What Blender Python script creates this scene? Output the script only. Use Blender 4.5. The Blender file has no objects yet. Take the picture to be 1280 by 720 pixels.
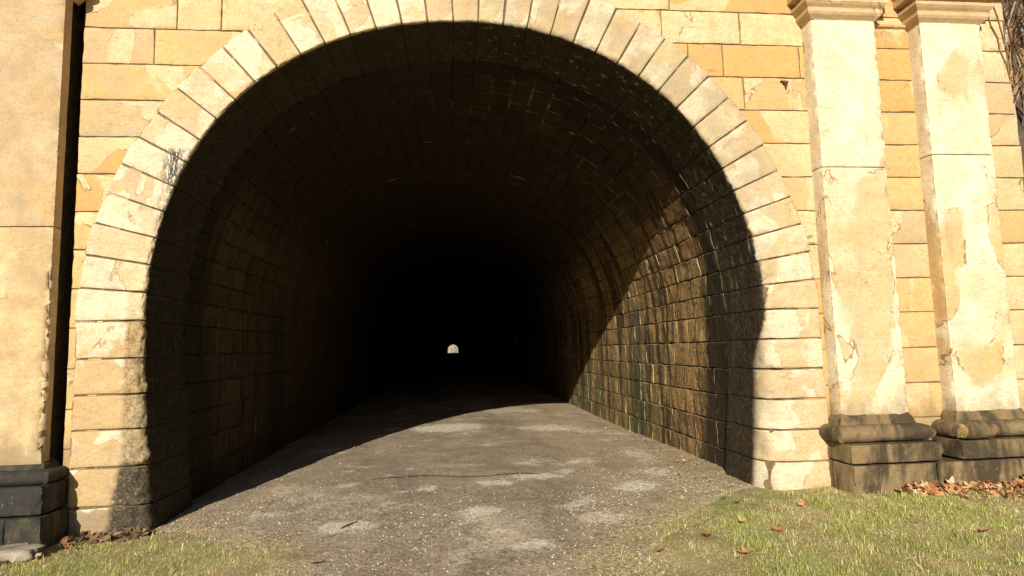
import bpy, math, random
import numpy as np
from mathutils import Vector, Matrix, noise
random.seed(7); np.random.seed(7)
C = bpy.context.scene.collection
rad = math.radians
PI = math.pi

# ------------------------------------------------------------------ dimensions (metres)
CX, ZC, R0 = 0.175, 1.96, 3.155          # arch axis, springing height, intrados radius
RING, PROUD, RDEPTH = 0.62, 0.022, 0.9   # ring width on the face, projection, depth of the portal ring
NV = 37                                  # voussoirs
LEN = 368.0                              # tunnel length
SUN_AZ, SUN_EL = rad(18), rad(23)        # light travels to +y and a little to +x

def hw(z, r=R0, flare=0.13):
    z = np.minimum(z, ZC)
    return r - flare*np.clip((ZC-z)/ZC, 0, 1)**1.5

def haunch(v):                           # the arch is three-centred: fuller at the haunches
    v = np.clip(v, 0, PI); return np.sin(2*v)**2*np.where(v < PI/2, .090, .055)
# ------------------------------------------------------------------ node helpers
class NT:
    def __init__(s, name, rough=0.85):
        s.m = bpy.data.materials.new(name); s.m.use_nodes = True
        s.t = s.m.node_tree; s.n = s.t.nodes; s.l = s.t.links
        s.b = s.n['Principled BSDF']; s.b.inputs['Roughness'].default_value = rough
        s.b.inputs['Specular IOR Level'].default_value = 0.3
        s.tc = s.n.new('ShaderNodeTexCoord')
    def put(s, sock, v):
        if isinstance(v, (int, float)): sock.default_value = v
        elif isinstance(v, (tuple, list)):
            sock.default_value = (tuple(v)+(1,)) if len(v) == 3 and sock.type == 'RGBA' else v
        else: s.l.new(v, sock)
    def P(s): return s.tc.outputs['Object']
    def math(s, op, a, b=0.0, c=None, clamp=False):
        n = s.n.new('ShaderNodeMath'); n.operation = op; n.use_clamp = clamp
        s.put(n.inputs[0], a); s.put(n.inputs[1], b)
        if c is not None: s.put(n.inputs[2], c)
        return n.outputs[0]
    def vmath(s, op, a, b=(0, 0, 0)):
        n = s.n.new('ShaderNodeVectorMath'); n.operation = op
        s.put(n.inputs[0], a); s.put(n.inputs[1], b); return n.outputs[0]
    def scale(s, v, xyz): return s.vmath('MULTIPLY', v, xyz)
    def xyz(s, v):
        n = s.n.new('ShaderNodeSeparateXYZ'); s.put(n.inputs[0], v); return n.outputs
    def comb(s, x, y, z):
        n = s.n.new('ShaderNodeCombineXYZ'); s.put(n.inputs[0], x); s.put(n.inputs[1], y); s.put(n.inputs[2], z); return n.outputs[0]
    def noise(s, v, sc, detail=4, rough=0.55, dist=0.0, col=False):
        n = s.n.new('ShaderNodeTexNoise'); s.put(n.inputs['Vector'], v)
        n.inputs['Scale'].default_value = sc; n.inputs['Detail'].default_value = detail
        n.inputs['Roughness'].default_value = rough; n.inputs['Distortion'].default_value = dist
        return n.outputs['Color'] if col else n.outputs['Fac']
    def voro(s, v, sc, feat='F1', out='Distance'):
        n = s.n.new('ShaderNodeTexVoronoi'); n.feature = feat; s.put(n.inputs['Vector'], v)
        n.inputs['Scale'].default_value = sc; return n.outputs[out]
    def ramp(s, v, a, b, lo=0.0, hi=1.0):      # smooth step
        n = s.n.new('ShaderNodeMapRange'); n.interpolation_type = 'SMOOTHSTEP'
        s.put(n.inputs[0], v); s.put(n.inputs[1], a); s.put(n.inputs[2], b); s.put(n.inputs[3], lo); s.put(n.inputs[4], hi)
        return n.outputs[0]
    def mix(s, f, a, b, mode='MIX'):
        n = s.n.new('ShaderNodeMix'); n.data_type = 'RGBA'; n.blend_type = mode
        s.put(n.inputs[0], f); s.put(n.inputs[6], a); s.put(n.inputs[7], b); return n.outputs[2]
    def cramp(s, v, stops):
        n = s.n.new('ShaderNodeValToRGB'); s.put(n.inputs[0], v); e = n.color_ramp.elements
        while len(e) < len(stops): e.new(0.5)
        for q, (p, c) in zip(e, stops): q.position = p; q.color = tuple(c)+(1,)
        return n.outputs[0]
    def attr(s, name, out='Color'):
        n = s.n.new('ShaderNodeAttribute'); n.attribute_name = name; return n.outputs[out]
    def col(s, c): s.put(s.b.inputs['Base Color'], c)
    def rough(s, v): s.put(s.b.inputs['Roughness'], v)
    def bump(s, hs):
        prev = None
        for h, st, di in hs:
            n = s.n.new('ShaderNodeBump'); n.inputs['Strength'].default_value = st; n.inputs['Distance'].default_value = di
            s.put(n.inputs['Height'], h)
            if prev: s.l.new(prev, n.inputs['Normal'])
            prev = n.outputs[0]
        s.l.new(prev, s.b.inputs['Normal'])

def stone_base(k, patch=0.52, pscale=1.1, cream=(.70, .58, .38), amount=0.85, outline=0.75, mott=.34, soft=.03):
    """weathered sandstone: bed colour from the block, paler patina that peels off in patches with dark rims"""
    P = k.P(); seed = k.attr('tint', 'Alpha')
    off = k.comb(k.math('MULTIPLY', seed, 37.0), k.math('MULTIPLY', seed, 11.0), k.math('MULTIPLY', seed, 23.0))
    V = k.vmath('ADD', P, off)
    tint = k.attr('tint')
    n1 = k.noise(k.scale(V, (1, 1, .75)), pscale, 6, .5, .7)
    edge_ = k.ramp(k.noise(V, 1.9, 3), .45, .60, .010, soft)
    pm = k.ramp(n1, k.math('SUBTRACT', patch, edge_), k.math('ADD', patch, edge_))
    rimw = k.ramp(k.noise(V, 2.6, 2), .48, .60)
    rim = k.math('MULTIPLY', k.ramp(k.math('ABSOLUTE', k.math('SUBTRACT', n1, patch)), .0015, .006, 1, 0), rimw)
    n4 = k.noise(k.vmath('ADD', V, (9.1, 3.3, 5.7)), pscale*1.7, 5, .55, 1.0)
    rim = k.math('MAXIMUM', rim, k.math('MULTIPLY', k.ramp(k.math('ABSOLUTE', k.math('SUBTRACT', n4, .5)), .001, .0045, .8, 0), k.ramp(k.noise(V, 1.3, 2), .50, .60)))
    bed = k.noise(k.scale(V, (.5, .5, 3.5)), 3.2, 5, .6, 1.2)
    c = k.mix(k.ramp(bed, .35, .68), k.mix(.32, tint, (.63, .365, .13)), tint)
    c = k.mix(k.math('MULTIPLY', pm, amount), c, cream)
    mot = k.noise(V, 3.1, 7, .62, .3)
    c = k.mix(k.ramp(mot, .32, .66, mott, 0), c, (.36, .25, .14), 'MIX')
    c = k.mix(k.ramp(k.noise(V, 1.7, 5, .6, .5), .54, .72, 0, .55), c, (.58, .36, .14))
    c = k.mix(k.ramp(k.noise(k.vmath('ADD', V, (4, 7, 1)), 2.4, 5, .6, .4), .55, .72, 0, .45), c, (.40, .33, .24))
    c = k.mix(k.ramp(k.noise(V, 62, 4, .75), .38, .60, .34, 0), c, (.25, .15, .06))
    c = k.mix(k.ramp(k.noise(k.scale(V, (1, 1, 2.5)), 13, 6, .7, .8), .50, .36, 0, .34), c, (.34, .20, .08))
    spots = k.ramp(k.noise(k.scale(V, (1, 1, 1.6)), 21, 4, .62, .4), .655, .70)
    c = k.mix(k.math('MULTIPLY', spots, .38), c, (.17, .10, .04))
    c = k.mix(k.math('MULTIPLY', rim, outline), c, (.16, .08, .03))
    return V, c, dict(n1=n1, pm=pm, rim=rim, mot=mot, spots=spots, seed=seed)

def mat_stone(name, **kw):
    k = NT(name, .88)
    V, c, d = stone_base(k, **kw)
    e = k.attr('edge', 'Fac')
    c = k.mix(k.math('MULTIPLY', k.ramp(e, .5, 1.0), k.ramp(k.noise(k.P(), 6, 4), .35, .6, .35, .8)), c, (.16, .10, .05))
    p = k.xyz(k.P())
    foot = k.math('MULTIPLY', k.ramp(k.math('SUBTRACT', p[2], k.math('MULTIPLY', k.noise(k.scale(k.P(), (5, 5, 2)), 1.0, 5, .65), .9)), .62, .30), .6)
    c = k.mix(foot, c, (.20, .15, .085))
    wash = k.math('MULTIPLY', k.ramp(k.noise(k.scale(k.P(), (7, 7, .55)), 1.0, 5, .62), .54, .70), k.ramp(k.noise(k.P(), .8, 3), .42, .6, .08, .42))
    c = k.mix(wash, c, (.30, .23, .14))
    k.col(c)
    k.bump([(k.noise(V, 9, 5, .6), .30, .02), (d['pm'], .28, .006), (d['spots'], -.4, .004), (k.noise(V, 90, 4, .7), .35, .004)])
    return k.m

def mat_ring():
    k = NT('ring sandstone', .85)
    V, c, d = stone_base(k, patch=.50, pscale=1.6, cream=(.74, .67, .51), amount=.8, outline=.5)
    x, y, z = k.xyz(k.P())
    warp = k.math('SUBTRACT', k.noise(k.P(), 5, 4, .6), .5)
    drip = k.noise(k.scale(k.P(), (9, 9, .5)), 1.0, 4, .6)
    dx = k.math('SUBTRACT', x, CX)
    side = k.ramp(dx, -.3, .3)                                  # 0 left, 1 right
    low = k.ramp(z, 1.35, 1.95, 1, 0)
    # left jamb: rough brown inner margin, black and wet near the ground
    inner = k.ramp(k.math('ADD', dx, k.math('MULTIPLY', warp, .05)), -3.34, -3.28)
    lowl = k.ramp(z, 1.75, 2.25, 1, 0)
    m = k.math('MULTIPLY', k.math('MULTIPLY', inner, k.math('SUBTRACT', 1, side)), lowl)
    rough = k.mix(k.ramp(k.noise(k.P(), 34, 5, .7), .35, .66), (.11, .07, .03), (.40, .29, .15))
    c = k.mix(k.math('MULTIPLY', m, .8), c, rough)
    in2 = k.ramp(k.math('ADD', dx, k.math('ADD', k.math('MULTIPLY', warp, .14), k.math('MULTIPLY', z, -.16))), -3.46, -3.38)
    # damp brown foot of the left pier
    ft = k.math('MULTIPLY', k.ramp(k.math('ADD', z, k.math('MULTIPLY', warp, .35)), .17, .21, 1, 0), k.math('SUBTRACT', 1, side))
    c = k.mix(k.math('MULTIPLY', ft, .7), c, (.20, .12, .055))
    in2 = k.math('MULTIPLY', in2, k.ramp(k.noise(k.P(), 38, 5, .75), .34, .50, .35, 1))
    wet = k.math('MULTIPLY', k.math('MULTIPLY', in2, k.math('SUBTRACT', 1, side)), k.ramp(k.math('ADD', z, k.math('MULTIPLY', warp, .12)), .58, .64, 1, 0))
    c = k.mix(k.math('MULTIPLY', wet, .93), c, (.022, .017, .012))
    # dusty grey grime towards the intrados on the right pier
    gr = k.math('MULTIPLY', k.math('MULTIPLY', k.ramp(dx, 3.36, 3.02), side), k.ramp(k.noise(k.P(), 4, 5, .6), .3, .62))
    c = k.mix(k.math('MULTIPLY', gr, .55), c, (.30, .24, .16))
    lowL = k.ramp(z, 1.6, 2.3, 1, 0)
    # sooty wet reveal; at left and crown the colour also carries its shade
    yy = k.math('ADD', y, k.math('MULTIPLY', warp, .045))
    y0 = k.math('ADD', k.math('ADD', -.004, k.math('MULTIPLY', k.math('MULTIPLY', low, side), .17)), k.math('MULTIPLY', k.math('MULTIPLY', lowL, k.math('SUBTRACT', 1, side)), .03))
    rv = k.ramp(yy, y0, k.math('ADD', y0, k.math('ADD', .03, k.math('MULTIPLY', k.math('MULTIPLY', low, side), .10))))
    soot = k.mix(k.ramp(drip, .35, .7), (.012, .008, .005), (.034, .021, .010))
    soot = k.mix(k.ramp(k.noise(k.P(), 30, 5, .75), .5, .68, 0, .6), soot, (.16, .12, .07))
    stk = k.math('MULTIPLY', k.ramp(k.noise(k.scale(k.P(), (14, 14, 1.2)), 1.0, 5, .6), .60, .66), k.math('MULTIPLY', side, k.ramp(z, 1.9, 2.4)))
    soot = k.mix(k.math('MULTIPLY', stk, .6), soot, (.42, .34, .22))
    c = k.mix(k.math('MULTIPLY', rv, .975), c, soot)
    # seep with salt crystals over four voussoirs at the left haunch
    cxs = k.math('ADD', -2.74, k.math('MULTIPLY', k.math('SUBTRACT', z, 3.45), .10))
    dd = k.math('ABSOLUTE', k.math('SUBTRACT', k.math('ADD', x, k.math('MULTIPLY', warp, .18)), cxs))
    band = k.math('MULTIPLY', k.ramp(dd, .08, .15, 1, 0), k.math('MULTIPLY', k.ramp(z, 2.75, 3.0), k.ramp(z, 3.66, 3.70, 1, 0)))
    streak = k.noise(k.scale(k.P(), (60, 60, 12)), 1.0, 4, .7)
    seep = k.mix(k.ramp(streak, .47, .60), (.16, .12, .09), (.72, .66, .55))
    onface = k.ramp(y, -.004, -.012)
    band = k.math('MULTIPLY', band, onface)
    c = k.mix(k.math('MULTIPLY', band, .85), c, k.mix(k.ramp(z, 3.15, 3.4), k.mix(.5, seep, (.55, .42, .26)), seep))
    core = k.math('MULTIPLY', k.math('MULTIPLY', onface, k.ramp(dd, .025, .055, 1, 0)), k.math('MULTIPLY', k.ramp(z, 3.28, 3.4), k.ramp(z, 3.62, 3.66, 1, 0)))
    c = k.mix(k.math('MULTIPLY', core, k.ramp(streak, .60, .5)), c, (.05, .045, .045))
    e = k.attr('edge', 'Fac')
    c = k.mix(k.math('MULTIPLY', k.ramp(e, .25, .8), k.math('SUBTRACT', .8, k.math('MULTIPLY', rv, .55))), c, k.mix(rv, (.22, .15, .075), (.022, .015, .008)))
    k.col(c)
    wetr = k.math('MAXIMUM', wet, k.math('MULTIPLY', rv, .75))
    k.rough(k.math('SUBTRACT', .86, k.math('MULTIPLY', wetr, k.ramp(k.noise(k.P(), 22, 4, .7), .35, .65, .15, .5))))
    k_bm = .45
    k.bump([(k.noise(V, 8, 5, .62), .35, .02), (k.noise(k.P(), 26, 6, .75), k_bm, .03), (k.noise(V, 110, 4, .7), .35, .004)])
    return k.m

def mat_lining():
    k = NT('tunnel masonry', .72)
    P = k.P(); x, y, z = k.xyz(P)
    seed = k.attr('tint', 'Alpha'); tint = k.attr('tint')
    off = k.comb(k.math('MULTIPLY', seed, 31.0), 0.0, k.math('MULTIPLY', seed, 17.0))
    V = k.vmath('ADD', P, off)
    side = k.ramp(x, 2.2, 3.1)                                   # right wall carries the bright runs
    c = k.mix(k.ramp(k.noise(V, 6, 5, .65), .3, .7), k.mix(.62, tint, (.05, .03, .012)), tint)
    c = k.mix(k.ramp(k.noise(V, 45, 4, .7), .42, .62, 0, .5), c, (.46, .34, .16))
    c = k.mix(k.ramp(k.noise(V, 28, 5, .75), .52, .40, 0, .8), c, (.035, .020, .008))
    # vertical runs that follow the wall
    run = k.noise(k.comb(k.math('MULTIPLY', y, 3.1), k.math('MULTIPLY', x, .3), k.math('MULTIPLY', z, .22)), 1.0, 5, .6, .35)
    run2 = k.noise(k.comb(k.math('MULTIPLY', y, 7.5), 3.0, k.math('MULTIPLY', z, .30)), 1.0, 4, .6, .5)
    sf = k.ramp(x, 1.5, 3.0, .38, 1)
    c = k.mix(k.math('MULTIPLY', k.ramp(run, .49, .57, 0, .9), sf), c, (.030, .020, .010))
    c = k.mix(k.ramp(run2, .54, .64, 0, .7), c, (.10, .030, .012))
    c = k.mix(k.math('MULTIPLY', k.ramp(run2, .44, .35, 0, .6), sf), c, (.36, .24, .09))
    # algae green at the foot, further in
    gm = k.math('MULTIPLY', k.ramp(z, .3, 1.9, 1, 0), k.ramp(y, 2.6, 4.8))
    c = k.mix(k.math('MULTIPLY', gm, k.ramp(k.noise(k.scale(P, (1, 2.4, .6)), 1.3, 4), .38, .6, .0, .75)), c, (.075, .085, .030))
    # dark run next to the portal ring
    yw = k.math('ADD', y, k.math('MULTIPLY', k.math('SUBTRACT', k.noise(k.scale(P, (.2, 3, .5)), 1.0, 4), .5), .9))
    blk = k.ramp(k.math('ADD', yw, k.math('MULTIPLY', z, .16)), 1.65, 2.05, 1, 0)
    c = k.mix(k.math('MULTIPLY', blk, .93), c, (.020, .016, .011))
    b2 = k.math('MULTIPLY', k.ramp(k.math('ABSOLUTE', k.math('SUBTRACT', yw, 4.5)), .12, .5, 1, 0), k.ramp(z, 2.1, 2.6, 1, 0))
    c = k.mix(k.math('MULTIPLY', b2, .7), c, (.035, .040, .030))
    # soot in the vault; then darker over the left half and with depth
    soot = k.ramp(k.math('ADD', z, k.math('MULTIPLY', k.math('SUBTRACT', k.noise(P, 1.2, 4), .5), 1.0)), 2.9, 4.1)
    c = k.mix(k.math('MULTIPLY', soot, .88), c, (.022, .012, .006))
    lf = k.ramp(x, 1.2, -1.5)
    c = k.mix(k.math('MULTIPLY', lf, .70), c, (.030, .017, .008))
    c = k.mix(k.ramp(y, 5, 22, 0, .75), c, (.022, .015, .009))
    # mortar: tan lines, white salts in patches
    e = k.attr('edge', 'Fac')
    salt = k.ramp(k.noise(P, .9, 4, .6, .4), .50, .60)
    mor = k.mix(salt, (.38, .28, .14), (.64, .54, .36))
    vis = k.ramp(k.noise(P, 2.3, 4), .33, .52, .25, 1)
    vis = k.math('MULTIPLY', vis, k.math('SUBTRACT', 1, k.math('MULTIPLY', blk, .55)))
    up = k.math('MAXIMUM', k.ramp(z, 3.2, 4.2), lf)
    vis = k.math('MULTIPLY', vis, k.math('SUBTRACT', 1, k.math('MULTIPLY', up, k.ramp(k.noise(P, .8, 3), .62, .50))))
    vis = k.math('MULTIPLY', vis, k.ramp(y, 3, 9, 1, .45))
    nr = k.math('MULTIPLY', k.math('MULTIPLY', k.ramp(y, 2.9, 1.9), k.ramp(z, 3.6, 4.2)), k.ramp(k.noise(P, 1.25, 3, .5), .48, .56))
    nr = k.math('MULTIPLY', nr, k.ramp(k.noise(P, 9, 4, .7), .42, .60))
    vis = k.math('MAXIMUM', vis, nr)
    mor = k.mix(nr, mor, (.55, .45, .30))
    em = k.ramp(k.math('ADD', e, k.math('MULTIPLY', k.math('SUBTRACT', k.noise(P, 30, 4, .7), .5), .5)), .45, .7)
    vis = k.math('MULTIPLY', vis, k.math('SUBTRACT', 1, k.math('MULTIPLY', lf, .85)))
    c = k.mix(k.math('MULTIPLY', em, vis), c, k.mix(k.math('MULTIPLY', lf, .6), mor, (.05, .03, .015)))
    # salt runs weeping out of the joints
    sr = k.math('MULTIPLY', k.ramp(k.noise(k.comb(k.math('MULTIPLY', y, 9.0), k.math('MULTIPLY', x, 1.2), k.math('MULTIPLY', z, .55)), 1.0, 5, .6, .3), .655, .70), k.ramp(k.noise(P, 1.5, 3), .48, .58))
    c = k.mix(k.math('MULTIPLY', sr, .75), c, (.58, .50, .36))
    wd = k.ramp(k.noise(P, 60, 3, .6), .68, .74, 0, .5)
    c = k.mix(wd, c, (.45, .40, .28))
    k.col(c)
    k.rough(k.math('SUBTRACT', .85, k.math('MULTIPLY', blk, .35)))
    k.bump([(k.noise(V, 12, 7, .72), .85, .04), (k.noise(P, 48, 5, .75), .7, .012)])
    return k.m

def mat_plinth(name, dark=.6, cold=False):
    k = NT(name, .82)
    V, c, d = stone_base(k, patch=.54, pscale=1.3, cream=(.48, .36, .20), amount=.5, outline=.4)
    P = k.P(); x, y, z = k.xyz(P)
    run = k.math('ADD', k.math('MULTIPLY', k.noise(k.scale(P, (3.6, 3.6, .7)), 1.0, 6, .65, .6), .7), k.math('MULTIPLY', k.noise(P, 2.2, 5, .6), .3))
    mm = k.ramp(run, .62-dark*.35, .74-dark*.35)
    blk = (.026, .025, .024) if cold else (.045, .033, .020)
    c = k.mix(.72 if not cold else .85, c, (.17, .115, .055) if not cold else (.062, .050, .036))
    c = k.mix(k.math('MULTIPLY', mm, .9), c, blk)
    c = k.mix(k.ramp(k.noise(P, 3.5, 5, .6), .55, .68, 0, .35), c, (.12, .13, .05))
    c = k.mix(k.ramp(k.noise(P, 26, 4, .7), .62, .70, 0, .5), c, (.36, .32, .24))
    e = k.attr('edge', 'Fac')
    c = k.mix(k.math('MULTIPLY', k.ramp(e, .3, .9), .8), c, (.035, .026, .016))
    k.col(c)
    k.bump([(k.noise(V, 7, 7, .72), .8, .05), (k.noise(V, 50, 5, .75), .8, .010)])
    return k.m

def mat_road():
    k = NT('worn gravel asphalt', .93)
    P = k.P(); x, y, z = k.xyz(P)
    big = k.noise(P, .7, 5, .55, .3); mid = k.noise(P, 3.2, 6, .62, .4)
    c = k.mix(k.ramp(big, .35, .65), (.37, .285, .195), (.50, .395, .28))
    c = k.mix(k.ramp(mid, .35, .65, .5, 0), c, (.22, .165, .11))
    # grey worn aggregate along the verge
    ed = k.ramp(k.math('ADD', k.math('ABSOLUTE', k.math('SUBTRACT', x, .1)), k.math('MULTIPLY', mid, .9)), 1.6, 2.6)
    c = k.mix(k.math('MULTIPLY', ed, .55), c, (.46, .35, .22))
    c = k.mix(k.ramp(k.math('ADD', x, mid), 1.0, 2.6, 0, .5), c, (.50, .375, .225))
    c = k.mix(k.math('MULTIPLY', k.ramp(k.noise(k.scale(P, (1.6, .45, 1)), 1.0, 5, .6, .4), .50, .64), .5), c, (.20, .155, .11))
    # pale scuffed patches
    pn = k.noise(k.scale(P, (1, 1.25, 1)), 1.25, 6, .68, .5)
    fine = k.noise(P, 38, 4, .75)
    pm = k.ramp(k.math('ADD', pn, k.math('MULTIPLY', k.math('SUBTRACT', fine, .5), .30)), .585, .66)
    nearwall = k.ramp(y, 6.5, 9.5, 0, .09)
    pm2 = k.ramp(k.math('ADD', k.math('ADD', k.noise(k.scale(P, (.7, .8, 1)), .8, 5, .6, .3), nearwall), k.math('MULTIPLY', k.math('SUBTRACT', fine, .5), .16)), .58, .64)
    c = k.mix(k.math('MULTIPLY', pm, .75), c, (.80, .71, .56))
    c = k.mix(k.math('MULTIPLY', pm2, .55), c, (.78, .66, .48))
    pa = k.attr('tint', 'Alpha')
    pm3 = k.ramp(k.math('ADD', pa, k.math('ADD', k.math('MULTIPLY', k.math('SUBTRACT', fine, .5), .9), k.math('MULTIPLY', k.math('SUBTRACT', k.noise(P, 7, 5, .65), .5), 1.2))), .34, .62)
    c = k.mix(k.math('MULTIPLY', pm3, .85), c, (.85, .75, .60))
    ev = k.ramp(k.math('ADD', k.attr('edge', 'Fac'), k.math('MULTIPLY', k.math('SUBTRACT', k.noise(P, 2.6, 6, .66), .5), 1.1)), .28, .68)
    c = k.mix(k.math('MULTIPLY', ev, .93), c, k.mix(k.ramp(k.noise(P, 34, 5, .7), .36, .60), (.26, .19, .09), (.60, .48, .26)))
    # aggregate grain, coarser in the foreground where binder is gone
    g = k.voro(P, 46, 'F1', 'Color'); gx = k.xyz(g)[0]
    c = k.mix(k.math('MULTIPLY', k.ramp(gx, .78, .97, 0, .42), k.ramp(k.math('ADD', y, k.math('MULTIPLY', mid, 2.0)), 1.2, 3.0, 1, .25)), c, (.72, .63, .50))
    c = k.mix(k.ramp(gx, .22, .05, 0, .55), c, (.07, .052, .036))
    c = k.mix(k.ramp(k.noise(P, 55, 4, .75), .36, .62, .5, 0), c, (.10, .075, .05))
    k.col(c)
    k.bump([(mid, .35, .05), (k.noise(P, 16, 5, .65), .45, .02), (k.voro(P, 95), .55, .008), (k.noise(P, 160, 3, .7), .5, .004)])
    return k.m

def mat_soil():
    k = NT('verge soil', .95)
    P = k.P()
    c = k.mix(k.ramp(k.noise(P, 2.2, 6, .6), .35, .65), (.32, .25, .115), (.54, .45, .22))
    c = k.mix(k.ramp(k.noise(P, 1.1, 4, .6), .46, .62, 0, .65), c, (.20, .27, .045))
    c = k.mix(k.ramp(k.noise(P, 45, 4, .7), .35, .62, .5, 0), c, (.14, .10, .05))
    k.col(c); k.bump([(k.noise(P, 9, 6, .7), .6, .04), (k.noise(P, 70, 4, .7), .7, .012)])
    return k.m

def mat_attr(name, rough=.8, bumps=None, trans=False, var=.25):
    k = NT(name, rough)
    c = k.attr('tint')
    c = k.mix(k.ramp(k.noise(k.P(), 30, 3), .3, .7, var, 0), c, k.mix(.6, c, (.03, .02, .01)))
    k.col(c)
    if bumps: k.bump([(k.noise(k.P(), bumps, 4), .5, .01)])
    return k.m

def mat_plain(name, a, b, sc, rough=.85, bump=.4, bd=.02, z=1.0):
    k = NT(name, rough)
    V = k.scale(k.P(), (1, 1, z))
    k.col(k.mix(k.ramp(k.noise(V, sc, 6, .62), .35, .65), a, b))
    k.bump([(k.noise(V, sc*2.5, 5, .65), bump, bd)])
    return k.m

# ------------------------------------------------------------------ mesh builder
class MB:
    def __init__(s): s.v = []; s.f = []; s.t = []; s.e = []; s.n = 0; s.smooth = []
    def grid(s, P, tint, seed, edge=None, smooth=True, close=False):
        a, b = P.shape[:2]; P = P.reshape(-1, 3)
        idx = np.arange(a*b).reshape(a, b)+s.n
        i2 = np.roll(idx, -1, 0) if close else idx[1:]
        i1 = idx if close else idx[:-1]
        q = np.stack([i1[:, :-1], i1[:, 1:], i2[:, 1:], i2[:, :-1]], -1).reshape(-1, 4)
        s.v.append(P); s.f += q.tolist(); s.smooth += [smooth]*len(q)
        s.t.append(np.tile(np.array([*tint, seed]), (a*b, 1)))
        s.e.append(np.zeros(a*b) if edge is None else edge.reshape(-1)); s.n += a*b
    def poly(s, V, F, tint=(.5, .4, .3), seed=.5, smooth=False, edge=0.0):
        V = np.asarray(V, float).reshape(-1, 3)
        s.v.append(V); s.f += [[i+s.n for i in f] for f in F]; s.smooth += [smooth]*len(F)
        s.t.append(np.tile(np.array([*tint, seed]), (len(V), 1))); s.e.append(np.full(len(V), edge)); s.n += len(V)
    def box(s, a, b, tint=(.5, .4, .3), seed=.5, edge=0.0):
        x0, y0, z0 = a; x1, y1, z1 = b
        V = [(x0,y0,z0),(x1,y0,z0),(x1,y1,z0),(x0,y1,z0),(x0,y0,z1),(x1,y0,z1),(x1,y1,z1),(x0,y1,z1)]
        s.poly(V, [(0,3,2,1),(4,5,6,7),(0,1,5,4),(1,2,6,5),(2,3,7,6),(3,0,4,7)], tint, seed, edge=edge)
    def tube(s, pts, r, n=7, tint=(.3, .2, .1), seed=.5, cap=True):
        pts = [Vector(p) for p in pts]; r = r if isinstance(r, (list, tuple)) else [r]*len(pts)
        rows = []; up = Vector((.13, .21, .97))
        for i, p in enumerate(pts):
            d = (pts[min(i+1, len(pts)-1)]-pts[max(i-1, 0)]).normalized()
            if abs(d.dot(up)) > .95: up = Vector((1, .1, 0))
            a = d.cross(up).normalized(); b = d.cross(a)
            rows.append([p+(a*math.cos(2*PI*j/n)+b*math.sin(2*PI*j/n))*r[i] for j in range(n+1)])
        A = np.array([[tuple(q) for q in row] for row in rows]); s.grid(A, tint, seed)
        if cap:
            s.poly(A[0][:n], [tuple(range(n))], tint, seed); s.poly(A[-1][:n], [tuple(reversed(range(n)))], tint, seed)
    def build(s, name, mat, parent=None, **props):
        me = bpy.data.meshes.new(name); V = np.concatenate(s.v); me.from_pydata(V.tolist(), [], s.f)
        me.polygons.foreach_set('use_smooth', s.smooth)
        a = me.attributes.new('tint', 'FLOAT_COLOR', 'POINT'); a.data.foreach_set('color', np.concatenate(s.t).astype('f').ravel())
        a = me.attributes.new('edge', 'FLOAT', 'POINT'); a.data.foreach_set('value', np.concatenate(s.e).astype('f'))
        me.materials.append(mat); me.update()
        o = bpy.data.objects.new(name, me); C.objects.link(o)
        if parent is not None:
            o.parent = parent; o.matrix_parent_inverse = world_inv(parent)
        for kk, vv in props.items(): o[kk] = vv
        return o

WORLD = {}
def world_inv(p):                      # meshes are written in world coordinates
    m = Matrix.Identity(4)
    if p.type == 'EMPTY': m = Matrix.Translation(p.location)
    return m.inverted()
def empty(name, loc, **props):
    o = bpy.data.objects.new(name, None); C.objects.link(o); o.location = loc; o.empty_display_size = .3
    for kk, vv in props.items(): o[kk] = vv
    return o

def nz(P, sc, H=0.6, oc=4):
    P = np.asarray(P); sh = P.shape[:-1]; Q = P.reshape(-1, 3)*sc
    return np.array([noise.fractal(Vector(q), H, 2.0, oc) for q in Q]).reshape(sh)

def lines(a, b, n, gap, e, edge=True):
    """grid lines across a block between joints: (positions, depth factor, edge mask)"""
    a2, b2 = a+gap/2, b-gap/2
    if not edge: return np.linspace(a, b, n+1), np.zeros(n+1), np.zeros(n+1)
    inn = np.linspace(a2+e, b2-e, n+1)
    pos = np.concatenate([[a2, a2+e*.25, a2+e*.55], inn, [b2-e*.55, b2-e*.25, b2]])
    dep = np.concatenate([[1, .45, .12], np.zeros(n+1), [.12, .45, 1]])
    ed = np.concatenate([[1, .8, .4], np.zeros(n+1), [.4, .8, 1]])
    return pos, dep, ed

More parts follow.
